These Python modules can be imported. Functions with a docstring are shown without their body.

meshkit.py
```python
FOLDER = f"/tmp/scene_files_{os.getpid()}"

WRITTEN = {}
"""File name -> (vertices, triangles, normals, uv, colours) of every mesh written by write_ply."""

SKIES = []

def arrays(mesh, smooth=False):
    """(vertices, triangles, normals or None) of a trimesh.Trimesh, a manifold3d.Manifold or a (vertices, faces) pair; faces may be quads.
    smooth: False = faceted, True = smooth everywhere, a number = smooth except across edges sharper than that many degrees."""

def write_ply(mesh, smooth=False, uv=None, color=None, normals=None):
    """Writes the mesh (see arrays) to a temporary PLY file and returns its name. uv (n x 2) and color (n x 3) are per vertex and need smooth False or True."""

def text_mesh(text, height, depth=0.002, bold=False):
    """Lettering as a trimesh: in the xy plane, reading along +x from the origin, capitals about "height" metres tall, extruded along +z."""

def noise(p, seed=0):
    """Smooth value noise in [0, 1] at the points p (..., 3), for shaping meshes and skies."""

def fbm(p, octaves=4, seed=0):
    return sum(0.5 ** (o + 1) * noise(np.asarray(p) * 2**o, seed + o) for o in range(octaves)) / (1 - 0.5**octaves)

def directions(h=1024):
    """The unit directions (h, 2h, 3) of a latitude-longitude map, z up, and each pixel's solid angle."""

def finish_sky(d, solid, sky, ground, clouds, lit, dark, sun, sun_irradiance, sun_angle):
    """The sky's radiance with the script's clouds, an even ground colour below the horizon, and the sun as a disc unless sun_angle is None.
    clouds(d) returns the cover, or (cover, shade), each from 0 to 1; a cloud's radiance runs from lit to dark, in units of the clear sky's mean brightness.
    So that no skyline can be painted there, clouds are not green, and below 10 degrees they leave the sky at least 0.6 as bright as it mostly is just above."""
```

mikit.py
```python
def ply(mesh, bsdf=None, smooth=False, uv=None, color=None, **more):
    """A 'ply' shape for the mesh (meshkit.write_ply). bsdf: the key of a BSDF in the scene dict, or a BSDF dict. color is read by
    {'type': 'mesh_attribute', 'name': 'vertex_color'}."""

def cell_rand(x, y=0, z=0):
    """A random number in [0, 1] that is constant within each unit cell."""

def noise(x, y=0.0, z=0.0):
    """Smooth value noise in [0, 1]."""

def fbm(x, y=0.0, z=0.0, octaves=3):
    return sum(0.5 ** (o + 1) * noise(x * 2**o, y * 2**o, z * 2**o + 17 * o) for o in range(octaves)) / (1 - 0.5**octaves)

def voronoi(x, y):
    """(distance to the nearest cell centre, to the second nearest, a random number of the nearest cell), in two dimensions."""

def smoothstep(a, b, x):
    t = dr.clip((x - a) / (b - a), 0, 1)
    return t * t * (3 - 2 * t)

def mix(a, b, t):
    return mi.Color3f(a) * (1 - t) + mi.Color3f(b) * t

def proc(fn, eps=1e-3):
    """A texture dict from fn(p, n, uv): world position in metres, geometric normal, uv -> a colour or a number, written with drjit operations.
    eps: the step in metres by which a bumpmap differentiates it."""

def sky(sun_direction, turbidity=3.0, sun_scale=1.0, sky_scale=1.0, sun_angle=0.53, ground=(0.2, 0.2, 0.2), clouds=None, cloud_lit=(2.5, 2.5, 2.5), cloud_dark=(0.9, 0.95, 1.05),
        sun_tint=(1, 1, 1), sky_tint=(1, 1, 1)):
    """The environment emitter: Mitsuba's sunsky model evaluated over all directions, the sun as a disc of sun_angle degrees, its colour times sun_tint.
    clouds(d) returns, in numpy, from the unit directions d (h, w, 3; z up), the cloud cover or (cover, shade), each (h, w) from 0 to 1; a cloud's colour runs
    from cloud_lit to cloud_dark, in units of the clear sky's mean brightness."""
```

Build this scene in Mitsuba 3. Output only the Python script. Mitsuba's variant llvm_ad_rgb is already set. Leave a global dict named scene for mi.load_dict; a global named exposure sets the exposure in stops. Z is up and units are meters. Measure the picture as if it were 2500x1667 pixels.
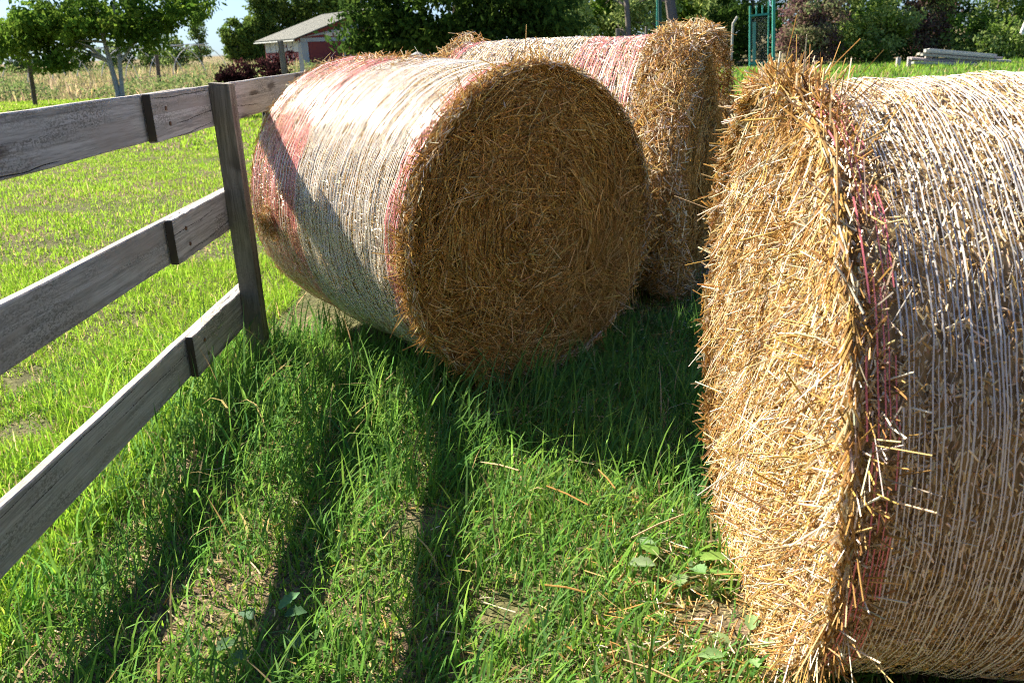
import math
import numpy as np, trimesh, drjit as dr, mitsuba as mi
import mikit
from mikit import fbm, noise, voronoi, smoothstep, mix
import meshkit

# ------------------------------------------------------------------ camera, sky, exposure
T = mi.ScalarTransform4f
PITCH, ROLL, FPX = math.radians(19.468), math.radians(2.2), 2050.0
EYE = np.array([0, 0, 1.5])
FW = np.array([0, math.cos(PITCH), -math.sin(PITCH)])
UP0 = np.array([0, math.sin(PITCH), math.cos(PITCH)])
UP = math.sin(ROLL) * np.array([1.0, 0, 0]) + math.cos(ROLL) * UP0
scene, labels = {}, {}
scene['camera'] = {'type': 'thinlens', 'fov': 2 * math.degrees(math.atan(1250 / FPX)), 'fov_axis': 'x',
                   'aperture_radius': 0.0022, 'focus_distance': 2.6, 'near_clip': 0.05, 'far_clip': 5000.0,
                   'to_world': T().look_at(origin=EYE.tolist(), target=(EYE + FW).tolist(), up=UP.tolist())}
SUN = np.array([-0.9, 0.64, 1.0])
scene['sky'] = mikit.sky(SUN.tolist(), turbidity=3.0, sky_scale=0.40, sky_tint=(0.94, 1.0, 1.10), sun_tint=(0.96, 1.0, 1.08))
labels['sky'] = {'label': 'clear pale blue summer sky', 'kind': 'structure'}
exposure = 3.5
rng = np.random.default_rng(7)

# ------------------------------------------------------------------ materials
VC = {'type': 'mesh_attribute', 'name': 'vertex_color'}


def thin(rough, trans, color=VC, **k):
    return {'type': 'principledthin', 'base_color': color, 'roughness': rough, 'diff_trans': trans, **k}


def princ(color, rough=0.6, **k):
    return {'type': 'twosided', 'bsdf': {'type': 'principled', 'base_color': color if isinstance(color, dict) else {'type': 'rgb', 'value': list(color)}, 'roughness': rough, **k}}


scene['grass_mat'] = thin(0.33, 1.0)
scene['leaf_mat'] = thin(0.30, 0.9)
scene['straw_mat'] = thin(0.42, 0.45)
scene['plain_mat'] = princ(VC, 0.7)
scene['net_white_mat'] = princ((0.64, 0.64, 0.625), 0.29, specular=0.95)
scene['chaff_mat'] = princ(VC, 0.33, specular=0.85)
scene['net_red_mat'] = princ((0.70, 0.20, 0.235), 0.36, specular=0.8)


def core_col(p, n, uv):
    a = fbm(uv.x * 9, uv.y * 55, 1.7)
    b = fbm(uv.x * 60, uv.y * 260, 4.1)
    c = mix((0.14, 0.09, 0.038), (0.46, 0.34, 0.17), smoothstep(0.25, 0.75, 0.55 * a + 0.45 * b))
    return mix(c, (0.54, 0.44, 0.26), smoothstep(0.62, 0.8, b))


scene['core_mat'] = princ(mikit.proc(core_col), 0.6)


def ground_col(p, n, uv):
    a = fbm(p.x * 1.3, p.y * 1.3, 0.3)
    b = fbm(p.x * 22, p.y * 22, 2.0)
    g = mix((0.04, 0.05, 0.016), (0.12, 0.125, 0.045), b)
    soil = mix((0.05, 0.034, 0.022), (0.17, 0.125, 0.082), smoothstep(0.3, 0.7, fbm(p.x * 70, p.y * 70, 2.0)))
    soil = mix(soil, (0.30, 0.24, 0.13), smoothstep(0.62, 0.7, fbm(p.x * 120, p.y * 190, 7.0)))
    near = mix(g, soil, smoothstep(0.42, 0.62, a + 0.25 * (b - 0.5)))
    dry = mix((0.13, 0.13, 0.05), (0.30, 0.23, 0.12), fbm(p.x * 0.5, p.y * 0.5, 5.0))
    far = smoothstep(34, 44, p.y) * smoothstep(4.0, -6.0, p.x)
    return mix(near, dry, far)




def ground_bump(p, n, uv):
    return 0.022 * fbm(p.x * 24, p.y * 24, 1.0) + 0.008 * fbm(p.x * 95, p.y * 95, 6.0)


scene['ground_mat'] = {'type': 'twosided', 'bsdf': {'type': 'bumpmap', 'arbitrary': mikit.proc(ground_bump, 2e-3), 'scale': 1.0, 'bsdf': {'type': 'principled', 'base_color': mikit.proc(ground_col), 'roughness': 0.95}}}


def wood(al, ac, az, seed, tint, dark, mottle, light=(0.42, 0.425, 0.435)):
    def crack_at(l, d, board):
        t = d / 0.052 + 0.5 * noise(l * 1.7, board, 3.0) + 0.12 * noise(l * 9, board, 8.0)
        k = dr.floor(t)
        return smoothstep(0.035, 0.012, dr.abs(t - k - 0.5)) * smoothstep(0.56, 0.64, noise(l * 1.6, k * 7.7, board + 31))

    def parts(p):
        q = (p.x, p.y, p.z)
        l, c, d = q[al] + seed, q[ac], q[az] + seed * 3.7
        board = dr.floor(d * 2.05 + 0.35) * 3.1 + dr.floor((c + 0.001) * 27) * 5.3 if al == 1 else 0 * d
        return l, c, d, board

    def col(p, n, uv):
        l, c, d, board = parts(p)
        wv = d + 0.012 * noise(l * 2.2, board, 1.0)
        g = fbm(l * 1.1, (c + wv * 1.7) * 46, board)
        f = fbm(l * 17, (c + wv * 1.3) * 210, board + 3)
        blot = fbm(l * 2.3, d * 6 + c * 5, board + 9)
        o = mix(dark, light, smoothstep(0.2, 0.8, 0.55 * g + 0.45 * f))
        o = mix(o, tint, 0.5 * smoothstep(0.46, 0.68, blot))
        spot = fbm(l * 130, d * 260 + c * 190, board + 5, octaves=3)
        o = mix(o, (0.075, 0.072, 0.06), mottle * smoothstep(0.40, 0.66, spot) * smoothstep(0.40, 0.70, fbm(l * 4.1, d * 11 + c * 9, board + 21)))
        k1, k2, kr = voronoi(l * 1.15 + board * 1.7, d * 4.6 + c * 2)
        o = mix(o, (0.06, 0.048, 0.04), 0.85 * smoothstep(0.15, 0.05, k1 + 0.10 * (f - 0.5)) * smoothstep(0.40, 0.45, kr))
        return mix(o, (0.03, 0.026, 0.022), crack_at(l, d, board))

    def bump(p, n, uv):
        l, c, d, board = parts(p)
        return 0.0016 * fbm(l * 5, (c + d * 1.5) * 150, 2.0) - 0.004 * crack_at(l, d, board)
    return {'type': 'twosided', 'bsdf': {'type': 'bumpmap', 'arbitrary': mikit.proc(bump, 8e-4), 'scale': 1.0,
            'bsdf': {'type': 'principled', 'base_color': mikit.proc(col), 'roughness': 0.75}}}


scene['rail_mat'] = wood(1, 0, 2, 0.0, (0.25, 0.23, 0.215), (0.18, 0.18, 0.18), 0.6)
scene['post_mat'] = wood(2, 0, 1, 4.3, (0.10, 0.10, 0.075), (0.075, 0.074, 0.062), 0.5, (0.20, 0.195, 0.175))


# ------------------------------------------------------------------ helpers
def put(key, mesh, bsdf, smooth=False, color=None, uv=None):
    base, k = key, 0
    while key in scene:
        k += 1
        key = f'{base}_{k:03d}'
    if color is not None and not isinstance(smooth, bool):
        mesh, smooth = trimesh.graph.smooth_shade(mesh, angle=math.radians(smooth), facet_minarea=None), True
    if color is not None and np.ndim(color) == 1:
        v = mesh[0] if isinstance(mesh, tuple) else mesh.vertices
        color = np.tile(np.asarray(color, float), (len(v), 1))
    scene[key] = mikit.ply(mesh, bsdf, smooth=smooth, uv=uv, color=color)
    return key


def say(key, label, category=None, group=None, kind=None):
    d = labels.setdefault(key, {})
    if label: d['label'] = label
    if category: d['category'] = category
    if group: d['group'] = group
    if kind: d['kind'] = kind
    return key


def unit(v):
    return v / np.maximum(np.linalg.norm(v, axis=-1, keepdims=True), 1e-12)


def cat(ms):
    return trimesh.util.concatenate(ms)


def tube(points, radii, sides=6, cap=True):
    p = np.asarray(points, float)
    r = np.broadcast_to(np.asarray(radii, float), (len(p),))
    t = unit(np.gradient(p, axis=0))
    ref = np.where(np.abs(t[:, 2:]) < 0.9, [[0, 0, 1.0]], [[1.0, 0, 0]])
    a = unit(np.cross(t, ref)); b = np.cross(t, a)
    ang = np.arange(sides) * 2 * np.pi / sides
    v = (p[:, None] + r[:, None, None] * (np.cos(ang)[None, :, None] * a[:, None] + np.sin(ang)[None, :, None] * b[:, None])).reshape(-1, 3)
    i, j = np.meshgrid(np.arange(len(p) - 1), np.arange(sides), indexing='ij')
    q = np.stack([i * sides + j, i * sides + (j + 1) % sides, (i + 1) * sides + (j + 1) % sides, (i + 1) * sides + j], -1).reshape(-1, 4)
    f = np.vstack([q[:, [0, 1, 2]], q[:, [0, 2, 3]]])
    if cap:
        n = len(v)
        v = np.vstack([v, p[:1], p[-1:]])
        k = np.arange(sides)
        e = (len(p) - 1) * sides
        f = np.vstack([f, np.stack([k * 0 + n, (k + 1) % sides, k], 1), np.stack([k * 0 + n + 1, e + k, e + (k + 1) % sides], 1)])
    return trimesh.Trimesh(v, f, process=False)


def box(lo, hi, bevel=0.0):
    lo, hi = np.array(lo, float), np.array(hi, float)
    if bevel:
        pts = []
        for s in np.ndindex(2, 2, 2):
            c = np.where(np.array(s) == 0, lo, hi)
            d = np.where(np.array(s) == 0, 1, -1) * bevel
            for ax in range(3):
                q = c + d
                q[ax] = c[ax]
                pts.append(q)
        return trimesh.convex.convex_hull(np.array(pts))
    return trimesh.creation.box(extents=hi - lo, transform=trimesh.transformations.translation_matrix((lo + hi) / 2))


def beam(p0, p1, w, h, bevel=0.0, roll=0.0):
    """A board from p0 to p1: w wide (sideways), h high."""
    p0, p1 = np.asarray(p0, float), np.asarray(p1, float)
    L = np.linalg.norm(p1 - p0); x = (p1 - p0) / L
    z = np.array([0, 0, 1.0]) if abs(x[2]) < 0.95 else np.array([0, 1.0, 0])
    y = unit(np.cross(z, x)); z = np.cross(x, y)
    y, z = math.cos(roll) * y + math.sin(roll) * z, -math.sin(roll) * y + math.cos(roll) * z
    m = box((0, -w / 2, -h / 2), (L, w / 2, h / 2), bevel)
    M = np.eye(4); M[:3, 0], M[:3, 1], M[:3, 2], M[:3, 3] = x, y, z, p0
    m.apply_transform(M)
    return m


def pick(cols, n, jit=0.12, r=rng):
    c = np.asarray(cols, float)[r.integers(0, len(cols), n)]
    return np.clip(c * (1 + jit * r.standard_normal((n, 1))) * (1 + 0.05 * r.standard_normal((n, 3))), 0.004, 0.95)


STRAW = [(0.516, 0.344, 0.132), (0.575, 0.413, 0.192), (0.632, 0.511, 0.308), (0.412, 0.246, 0.085), (0.479, 0.305, 0.101), (0.287, 0.167, 0.070), (0.708, 0.640, 0.500), (0.747, 0.709, 0.618)]
SHADED_BROWN = [(0.50, 0.33, 0.115), (0.57, 0.40, 0.16), (0.36, 0.22, 0.07), (0.28, 0.165, 0.052), (0.64, 0.50, 0.25), (0.44, 0.285, 0.09)]  # browner straw, with the shade of the sun-averted ends put into its colour
PALE = [(0.739, 0.656, 0.480), (0.777, 0.730, 0.618), (0.702, 0.592, 0.387), (0.629, 0.489, 0.277), (0.803, 0.777, 0.702), (0.785, 0.757, 0.684)]
CHIP = [(0.570, 0.400, 0.171), (0.621, 0.472, 0.235), (0.673, 0.560, 0.358), (0.499, 0.320, 0.109), (0.388, 0.241, 0.089), (0.709, 0.617, 0.440)]


def straws(c, d, n, L, W, bend, cols, seg=2):
    """Many half-round stalks: centre c, direction d, outward n, length L, width W, bend (vector reached at both ends): 4 or 8 triangles each."""
    d = unit(d); s = unit(np.cross(d, n)); n = np.cross(s, d)
    t = np.linspace(-1, 1, seg + 1)
    P = c[:, None] + d[:, None] * (t[None, :, None] * L[:, None, None] / 2) + bend[:, None] * (t ** 2)[None, :, None]
    w = W[:, None, None] / 2
    V = np.stack([P - s[:, None] * w, P + n[:, None] * w * 0.9, P + s[:, None] * w], 2).reshape(-1, 3)
    f = []
    for i in range(seg):
        for j in range(2):
            a = i * 3 + j
            f += [(a, a + 1, a + 4), (a, a + 4, a + 3)]
    m = 3 * seg + 3
    F = (np.array(f)[None] + (np.arange(len(c)) * m)[:, None, None]).reshape(-1, 3)
    return (V, F), np.repeat(cols, m, 0)


def blades(P, h, w, az, lean, curl, cols, nseg=3):
    """Grass blades rooted at P: height h, width w, leaning to azimuth az, tip curling over."""
    t = np.linspace(0, 1, nseg + 1)
    a = lean[:, None] + curl[:, None] * t[None]
    seg = h[:, None] / nseg
    out = np.concatenate([np.zeros((len(P), 1)), np.cumsum(seg * np.sin(a[:, :-1]), 1)], 1)
    up = np.concatenate([np.zeros((len(P), 1)), np.cumsum(seg * np.cos(a[:, :-1]), 1)], 1)
    dx, dy = np.cos(az)[:, None], np.sin(az)[:, None]
    C = np.stack([P[:, :1] + out * dx, P[:, 1:2] + out * dy, P[:, 2:3] + up], -1)
    tw = az + np.pi / 2 + 0.5 * np.sin(az * 7)
    side = np.stack([np.cos(tw), np.sin(tw), 0 * tw], -1)
    ww = (w[:, None] / 2) * np.array([0.75, 1.0, 0.85, 0.6, 0.3][:nseg])[None]
    body = np.stack([C[:, :nseg] - side[:, None] * ww[..., None], C[:, :nseg] + side[:, None] * ww[..., None]], 2).reshape(len(P), -1, 3)
    V = np.concatenate([body, C[:, nseg:]], 1)
    k = V.shape[1]
    f = []
    for i in range(nseg - 1):
        f += [(2 * i, 2 * i + 1, 2 * i + 3), (2 * i, 2 * i + 3, 2 * i + 2)]
    f.append((2 * nseg - 2, 2 * nseg - 1, 2 * nseg))
    F = (np.array(f)[None] + (np.arange(len(P)) * k)[:, None, None]).reshape(-1, 3)
    return (V.reshape(-1, 3), F), np.repeat(cols, k, 0)


def leaves(P, size, cols, r, droop=0.3, ratio=0.5):
    """Folded leaves, 2 triangles each."""
    n = len(P)
    d = unit(r.standard_normal((n, 3)) + [0, 0, -droop])
    s = unit(np.cross(d, r.standard_normal((n, 3))))
    nn = np.cross(s, d)
    L = size * r.uniform(0.65, 1.25, n)[:, None]
    V = np.stack([P, P + d * L * 0.5 + s * L * ratio / 2 + nn * L * 0.08, P + d * L, P + d * L * 0.5 - s * L * ratio / 2 + nn * L * 0.08], 1).reshape(-1, 3)
    F = (np.array([(0, 1, 2), (0, 2, 3)])[None] + (np.arange(n) * 4)[:, None, None]).reshape(-1, 3)
    return (V, F), np.repeat(cols, 4, 0)


def gh(x, y):
    p = np.stack([x, y, 0 * x], -1)
    near = np.clip(1.3 - np.hypot(x, y) / 30, 0, 1)
    return 0.07 * (meshkit.fbm(p * 0.9 + 3, 3, 1) - 0.5) * near + 0.035 * (meshkit.noise(p * 4.3, 5) - 0.5) * near


# ------------------------------------------------------------------ setting: the ground
u = np.linspace(-1, 1, 241)
gx = np.sinh(u * 7.2) / np.sinh(7.2) * 1500
gy = np.sinh(u * 7.2) / np.sinh(7.2) * 1500 + 3
X, Y = np.meshgrid(gx, gy, indexing='ij')
i, j = np.meshgrid(np.arange(240), np.arange(240), indexing='ij')
q = np.stack([i * 241 + j, (i + 1) * 241 + j, (i + 1) * 241 + j + 1, i * 241 + j + 1], -1).reshape(-1, 4)
put('ground', (np.stack([X, Y, gh(X, Y)], -1).reshape(-1, 3), q), 'ground_mat', smooth=True)
say('ground', 'bumpy meadow soil with patches of bare brown earth', kind='structure')


# ------------------------------------------------------------------ wooden fence
FX = -1.374     # front face of the rails that come from the camera's side
say('wooden_fence', 'weathered grey three rail timber fence running along the left of the bales', 'fence')


def board(y0, y1, x0, x1, z0, z1, seed):
    r = np.random.default_rng(seed)
    ys = np.linspace(y0, y1, 26)
    wob = 0.0025 * np.sin(ys * 1.1 + seed) + 0.0006 * r.standard_normal(26)
    lo, hi = z0 + wob + 0.001 * r.standard_normal(26), z1 + wob * 1.2 + 0.001 * r.standard_normal(26)
    b = 0.004
    prof = [(x0 + b, 0, 0), (x0, 0, b), (x0, 1, -b), (x0 + b, 1, 0), (x1 - b, 1, 0), (x1, 1, -b), (x1, 0, b), (x1 - b, 0, 0)]
    V = np.array([[(px, ys[k], (hi[k] if top else lo[k]) + dz) for px, top, dz in prof] for k in range(26)]).reshape(-1, 3)
    F = []
    for k in range(25):
        for m in range(8):
            a, c = k * 8 + m, k * 8 + (m + 1) % 8
            F += [(a, a + 8, c + 8), (a, c + 8, c)]
    for m in range(1, 7):
        F += [(0, m, m + 1), (200, 200 + m + 1, 200 + m)]
    return trimesh.Trimesh(V, np.array(F), process=False)


for k, (zt, zb) in enumerate(((1.368, 1.195), (0.884, 0.708), (0.388, 0.215))):
    put('wooden_fence__rail', board(-1.2, 4.35, FX - 0.036, FX, zb, zt, 11 + k), 'rail_mat', smooth=30)
    put('wooden_fence__rail', board((3.33, 3.335, 3.34)[k], (7.9, 4.16, 4.16)[k], FX + 0.003, FX + 0.038, zb - 0.004, zt + 0.003, 21 + k), 'rail_mat', smooth=30)


    put('wooden_fence__end_grain', box((FX + 0.005, (3.328, 3.333, 3.338)[k], zb), (FX + 0.036, (3.332, 3.337, 3.342)[k], zt), 0.001), 'plain_mat', color=(0.05, 0.042, 0.036))
say('wooden_fence__end_grain', 'dark weathered end grain of the lapped rail')


def fence_post(x, y, h, lean):
    w = 0.09
    V = []
    for z, o in ((-0.3, 0), (0.2, 0), (0.7, 0), (h - 0.02, 0)):
        for a, b in ((0, 0), (w, 0), (w, w), (0, w)):
            V.append((x + a + lean * z, y + b + 0.004 * math.sin(z * 9 + a * 30), z + (0.012 - 0.1 * a if z > 1 else 0)))
    q = []
    for k in range(3):
        for m in range(4):
            q.append((k * 4 + m, k * 4 + (m + 1) % 4, k * 4 + 4 + (m + 1) % 4, k * 4 + 4 + m))
    q.append((12, 13, 14, 15))
    m = trimesh.Trimesh(*[np.array(v) for v in (V, [t for a in q for t in ((a[0], a[1], a[2]), (a[0], a[2], a[3]))])], process=False)
    return m


put('wooden_fence__post', fence_post(FX + 0.041, 4.0, 1.392, 0.0), 'post_mat', smooth=30)
put('wooden_fence__post', fence_post(FX + 0.041, 6.9, 1.39, 0.0), 'post_mat', smooth=30)
for k, z in enumerate((1.31, 1.25, 0.83, 0.76, 0.34, 0.27)):
    m = trimesh.creation.cylinder(0.0085, 0.005, sections=8, transform=trimesh.transformations.translation_matrix((0, 0, 0)))
    m.apply_transform(trimesh.transformations.rotation_matrix(math.pi / 2, (0, 1, 0)))
    m.apply_translation((FX + 0.0395, 3.46 + 0.02 * (k % 2), z))
    put('wooden_fence__nail', m, 'plain_mat', color=(0.11, 0.06, 0.035))


# ------------------------------------------------------------------ round straw bales
class Bale:
    def __init__(s, key, fx, fy, yaw, R, L, zc, seed, bulge, lump, tilt=0.0, squash=0.045):
        s.key, s.R, s.L, s.seed, s.bulge, s.lump, s.squash = key, R, L, seed, bulge, lump, squash
        s.a = np.array([math.cos(yaw) * math.cos(tilt), math.sin(yaw) * math.cos(tilt), -math.sin(tilt)]); s.s = np.array([-math.sin(yaw), math.cos(yaw), 0]); s.z = np.cross(s.a, s.s)
        s.F = np.array([fx, fy, zc]); s.r = np.random.default_rng(seed)

    def rad(s, th, l):
        sq = 1 - s.squash * np.exp(-((((th + np.pi / 2 + np.pi) % (2 * np.pi)) - np.pi) / 0.38) ** 2)
        p = np.stack([np.cos(th) * 1.6, np.sin(th) * 1.6, l * 2.2], -1)
        return s.R * sq + 0.045 * (meshkit.fbm(p + s.seed, 3, s.seed) - 0.5) + 0.012 * (meshkit.noise(p * 7, s.seed + 3) - 0.5)

    def rdir(s, th):
        return np.cos(th)[..., None] * s.s + np.sin(th)[..., None] * s.z

    def tdir(s, th):
        return -np.sin(th)[..., None] * s.s + np.cos(th)[..., None] * s.z

    def barrel(s, th, l, off=0.0):
        return s.F - l[..., None] * s.a + (s.rad(th, l) + off)[..., None] * s.rdir(th)

    def out(s, r, th, back=False):
        """How far the end face stands out at polar (r, th)."""
        p = np.stack([r * np.cos(th), r * np.sin(th), 0 * r + (5.5 if back else 0)], -1)
        f = r / s.R
        return s.bulge * (1 - f ** 2) + s.lump * (meshkit.fbm(p * 4.2 + s.seed, 3, s.seed + 9) - 0.5) * (1 - 0.3 * f ** 4) - 0.05 * np.clip(f - 0.9, 0, 1) * 6 * s.bulge

    def face(s, r, th, off=0.0, back=False):
        o = s.out(r, th, back) + off
        k = s.rad(th, 0 * th + (s.L if back else 0)) / s.R
        return s.F + ((-s.L - o) if back else o)[..., None] * s.a + (r * k)[..., None] * s.rdir(th)

    def core(s):
        nt, nl, nr = 200, 50, 26
        th = np.linspace(0, 2 * np.pi, nt + 1)
        V, UV, F = [], [], []
        l = np.linspace(0, s.L, nl)
        A, B = np.meshgrid(th, l, indexing='ij')
        V.append(s.barrel(A, B, -0.012).reshape(-1, 3)); UV.append(np.stack([A * s.R, B], -1).reshape(-1, 2))
        i, j = np.meshgrid(np.arange(nt), np.arange(nl - 1), indexing='ij')
        F.append(np.stack([i * nl + j, (i + 1) * nl + j, (i + 1) * nl + j + 1, i * nl + j + 1], -1).reshape(-1, 4))
        for back in (False, True):
            n0 = sum(map(len, V))
            rr = np.linspace(0.002, s.R - 0.012, nr)
            A, B = np.meshgrid(th, rr, indexing='ij')
            V.append(s.face(B, A, -0.03, back).reshape(-1, 3)); UV.append(np.stack([A * s.R, B + 3], -1).reshape(-1, 2))
            i, j = np.meshgrid(np.arange(nt), np.arange(nr - 1), indexing='ij')
            F.append(n0 + np.stack([i * nr + j, (i + 1) * nr + j, (i + 1) * nr + j + 1, i * nr + j + 1], -1).reshape(-1, 4))
        put(s.key + '__core', (np.vstack(V), np.vstack(F)), 'core_mat', smooth=True, uv=np.vstack(UV))
        say(s.key + '__core', 'tightly rolled straw body')

    def chips(s, n, Lm, Wm, cols=CHIP, tl=0.13, hi=0.004):
        r = s.r
        th = r.uniform(-0.25 * np.pi, 1.25 * np.pi, n) if s.key != 'x' else None
        th = np.where(r.random(n) < 0.12, r.uniform(0, 2 * np.pi, n), th)
        l = r.uniform(0.01, s.L - 0.01, n)
        c = s.barrel(th, l, 0.0) + s.rdir(th) * r.uniform(-0.009, hi, n)[:, None]
        ang = np.where(r.random(n) < 0.6, r.normal(0, 0.4, n), r.uniform(-1.5, 1.5, n))
        tilt = r.normal(0, tl, n)
        d = np.cos(ang)[:, None] * s.tdir(th) + np.sin(ang)[:, None] * s.a + tilt[:, None] * s.rdir(th)
        L = np.clip(r.lognormal(math.log(Lm), 0.6, n), 0.004, 0.07); W = r.uniform(0.6, 1.5, n) * Wm
        b = -s.rdir(th) * (L ** 2 / (8 * s.R))[:, None]
        m, c_ = straws(c, d, s.rdir(th), L, W, b, pick(cols, n, 0.16, r), 1)
        put(s.key + '__chaff', m, 'chaff_mat', color=c_)
        say(s.key + '__chaff', 'pressed chopped straw under the net', kind='stuff')

    def strands(s, name, ls, mat, width, wob, off=0.0065, breaks=0.0, label=None):
        nt = 150
        th = np.linspace(0, 2 * np.pi, nt + 1)
        V, F, n0 = [], [], 0
        for l0 in ls:
            p = np.stack([np.cos(th) * 1.3, np.sin(th) * 1.3, 0 * th + l0 * 40], -1)
            l = l0 + wob * (meshkit.fbm(p, 3, s.seed + 31) - 0.5) * 2
            o = off + 0.006 * (meshkit.noise(p * 9, s.seed + 7) - 0.5)
            w = width * s.r.uniform(0.7, 1.25) / 2
            tl = s.r.normal(0, 0.25)
            a = s.barrel(th, l - w, o - tl * w); b = s.barrel(th, l + w, o + tl * w)
            V.append(np.stack([a, b], 1).reshape(-1, 3))
            k = np.arange(nt)
            if breaks: k = k[meshkit.noise(p[:-1] * 5 + 9, s.seed) > breaks]
            F.append(n0 + np.stack([2 * k, 2 * k + 1, 2 * k + 3, 2 * k + 2], 1)); n0 += 2 * (nt + 1)
        put(s.key + '__' + name, (np.vstack(V), np.vstack(F)), mat, smooth=True)
        say(s.key + '__' + name, label, kind='stuff')

    def lacing(s, name, ls, mat, width, pitch, label=None):
        nt = int(2 * np.pi * s.R / pitch)
        th = np.linspace(0, 2 * np.pi, nt + 1)
        V, F, n0 = [], [], 0
        for l0, l1 in zip(ls[:-1], ls[1:]):
            z = (np.arange(nt + 1) % 2)
            l = l0 + (l1 - l0) * z + 0.002 * s.r.standard_normal(nt + 1)
            a = s.barrel(th, l, 0.003); d = s.tdir(th) * width / 2
            V.append(np.stack([a - d, a + d], 1).reshape(-1, 3))
            k = np.arange(nt)
            F.append(n0 + np.stack([2 * k, 2 * k + 1, 2 * k + 3, 2 * k + 2], 1)); n0 += 2 * (nt + 1)
        put(s.key + '__' + name, (np.vstack(V), np.vstack(F)), mat, smooth=True)
        say(s.key + '__' + name, label, kind='stuff')

    def end(s, n, Lm, Wm, back=False, spread=0.32, poke=0.14, depth=0.03, cols=STRAW, hi=0.7, hang=0.0):
        r = s.r
        rr = s.R * np.sqrt(r.random(n)) * 0.975; th = r.uniform(0, 2 * np.pi, n)
        p = np.stack([rr * np.cos(th), rr * np.sin(th), 0 * rr], -1)
        mess = smoothstep_np(0.45, 0.7, meshkit.fbm(p * 3 + 5 + s.seed, 2, s.seed + 2)) + np.exp(-(rr / 0.16) ** 2)
        ang = r.normal(0, 1, n) * (spread + 0.9 * np.clip(mess, 0, 1))
        c = s.face(rr, th, 0.0, back) + (s.a * (-1 if back else 1)) * (r.uniform(-depth, depth * hi, n))[:, None]
        A = s.a * (-1 if back else 1)
        d = np.cos(ang)[:, None] * s.tdir(th) + np.sin(ang)[:, None] * s.rdir(th) + r.normal(0, poke, n)[:, None] * A
        d = d * np.where(d[:, 2:] < 0, -1, 1) - A * (hang * r.uniform(0.2, 1.5, n))[:, None]
        L = np.clip(r.lognormal(math.log(Lm), 0.45, n), 0.02, 0.3); W = r.uniform(0.6, 1.4, n) * Wm
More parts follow.
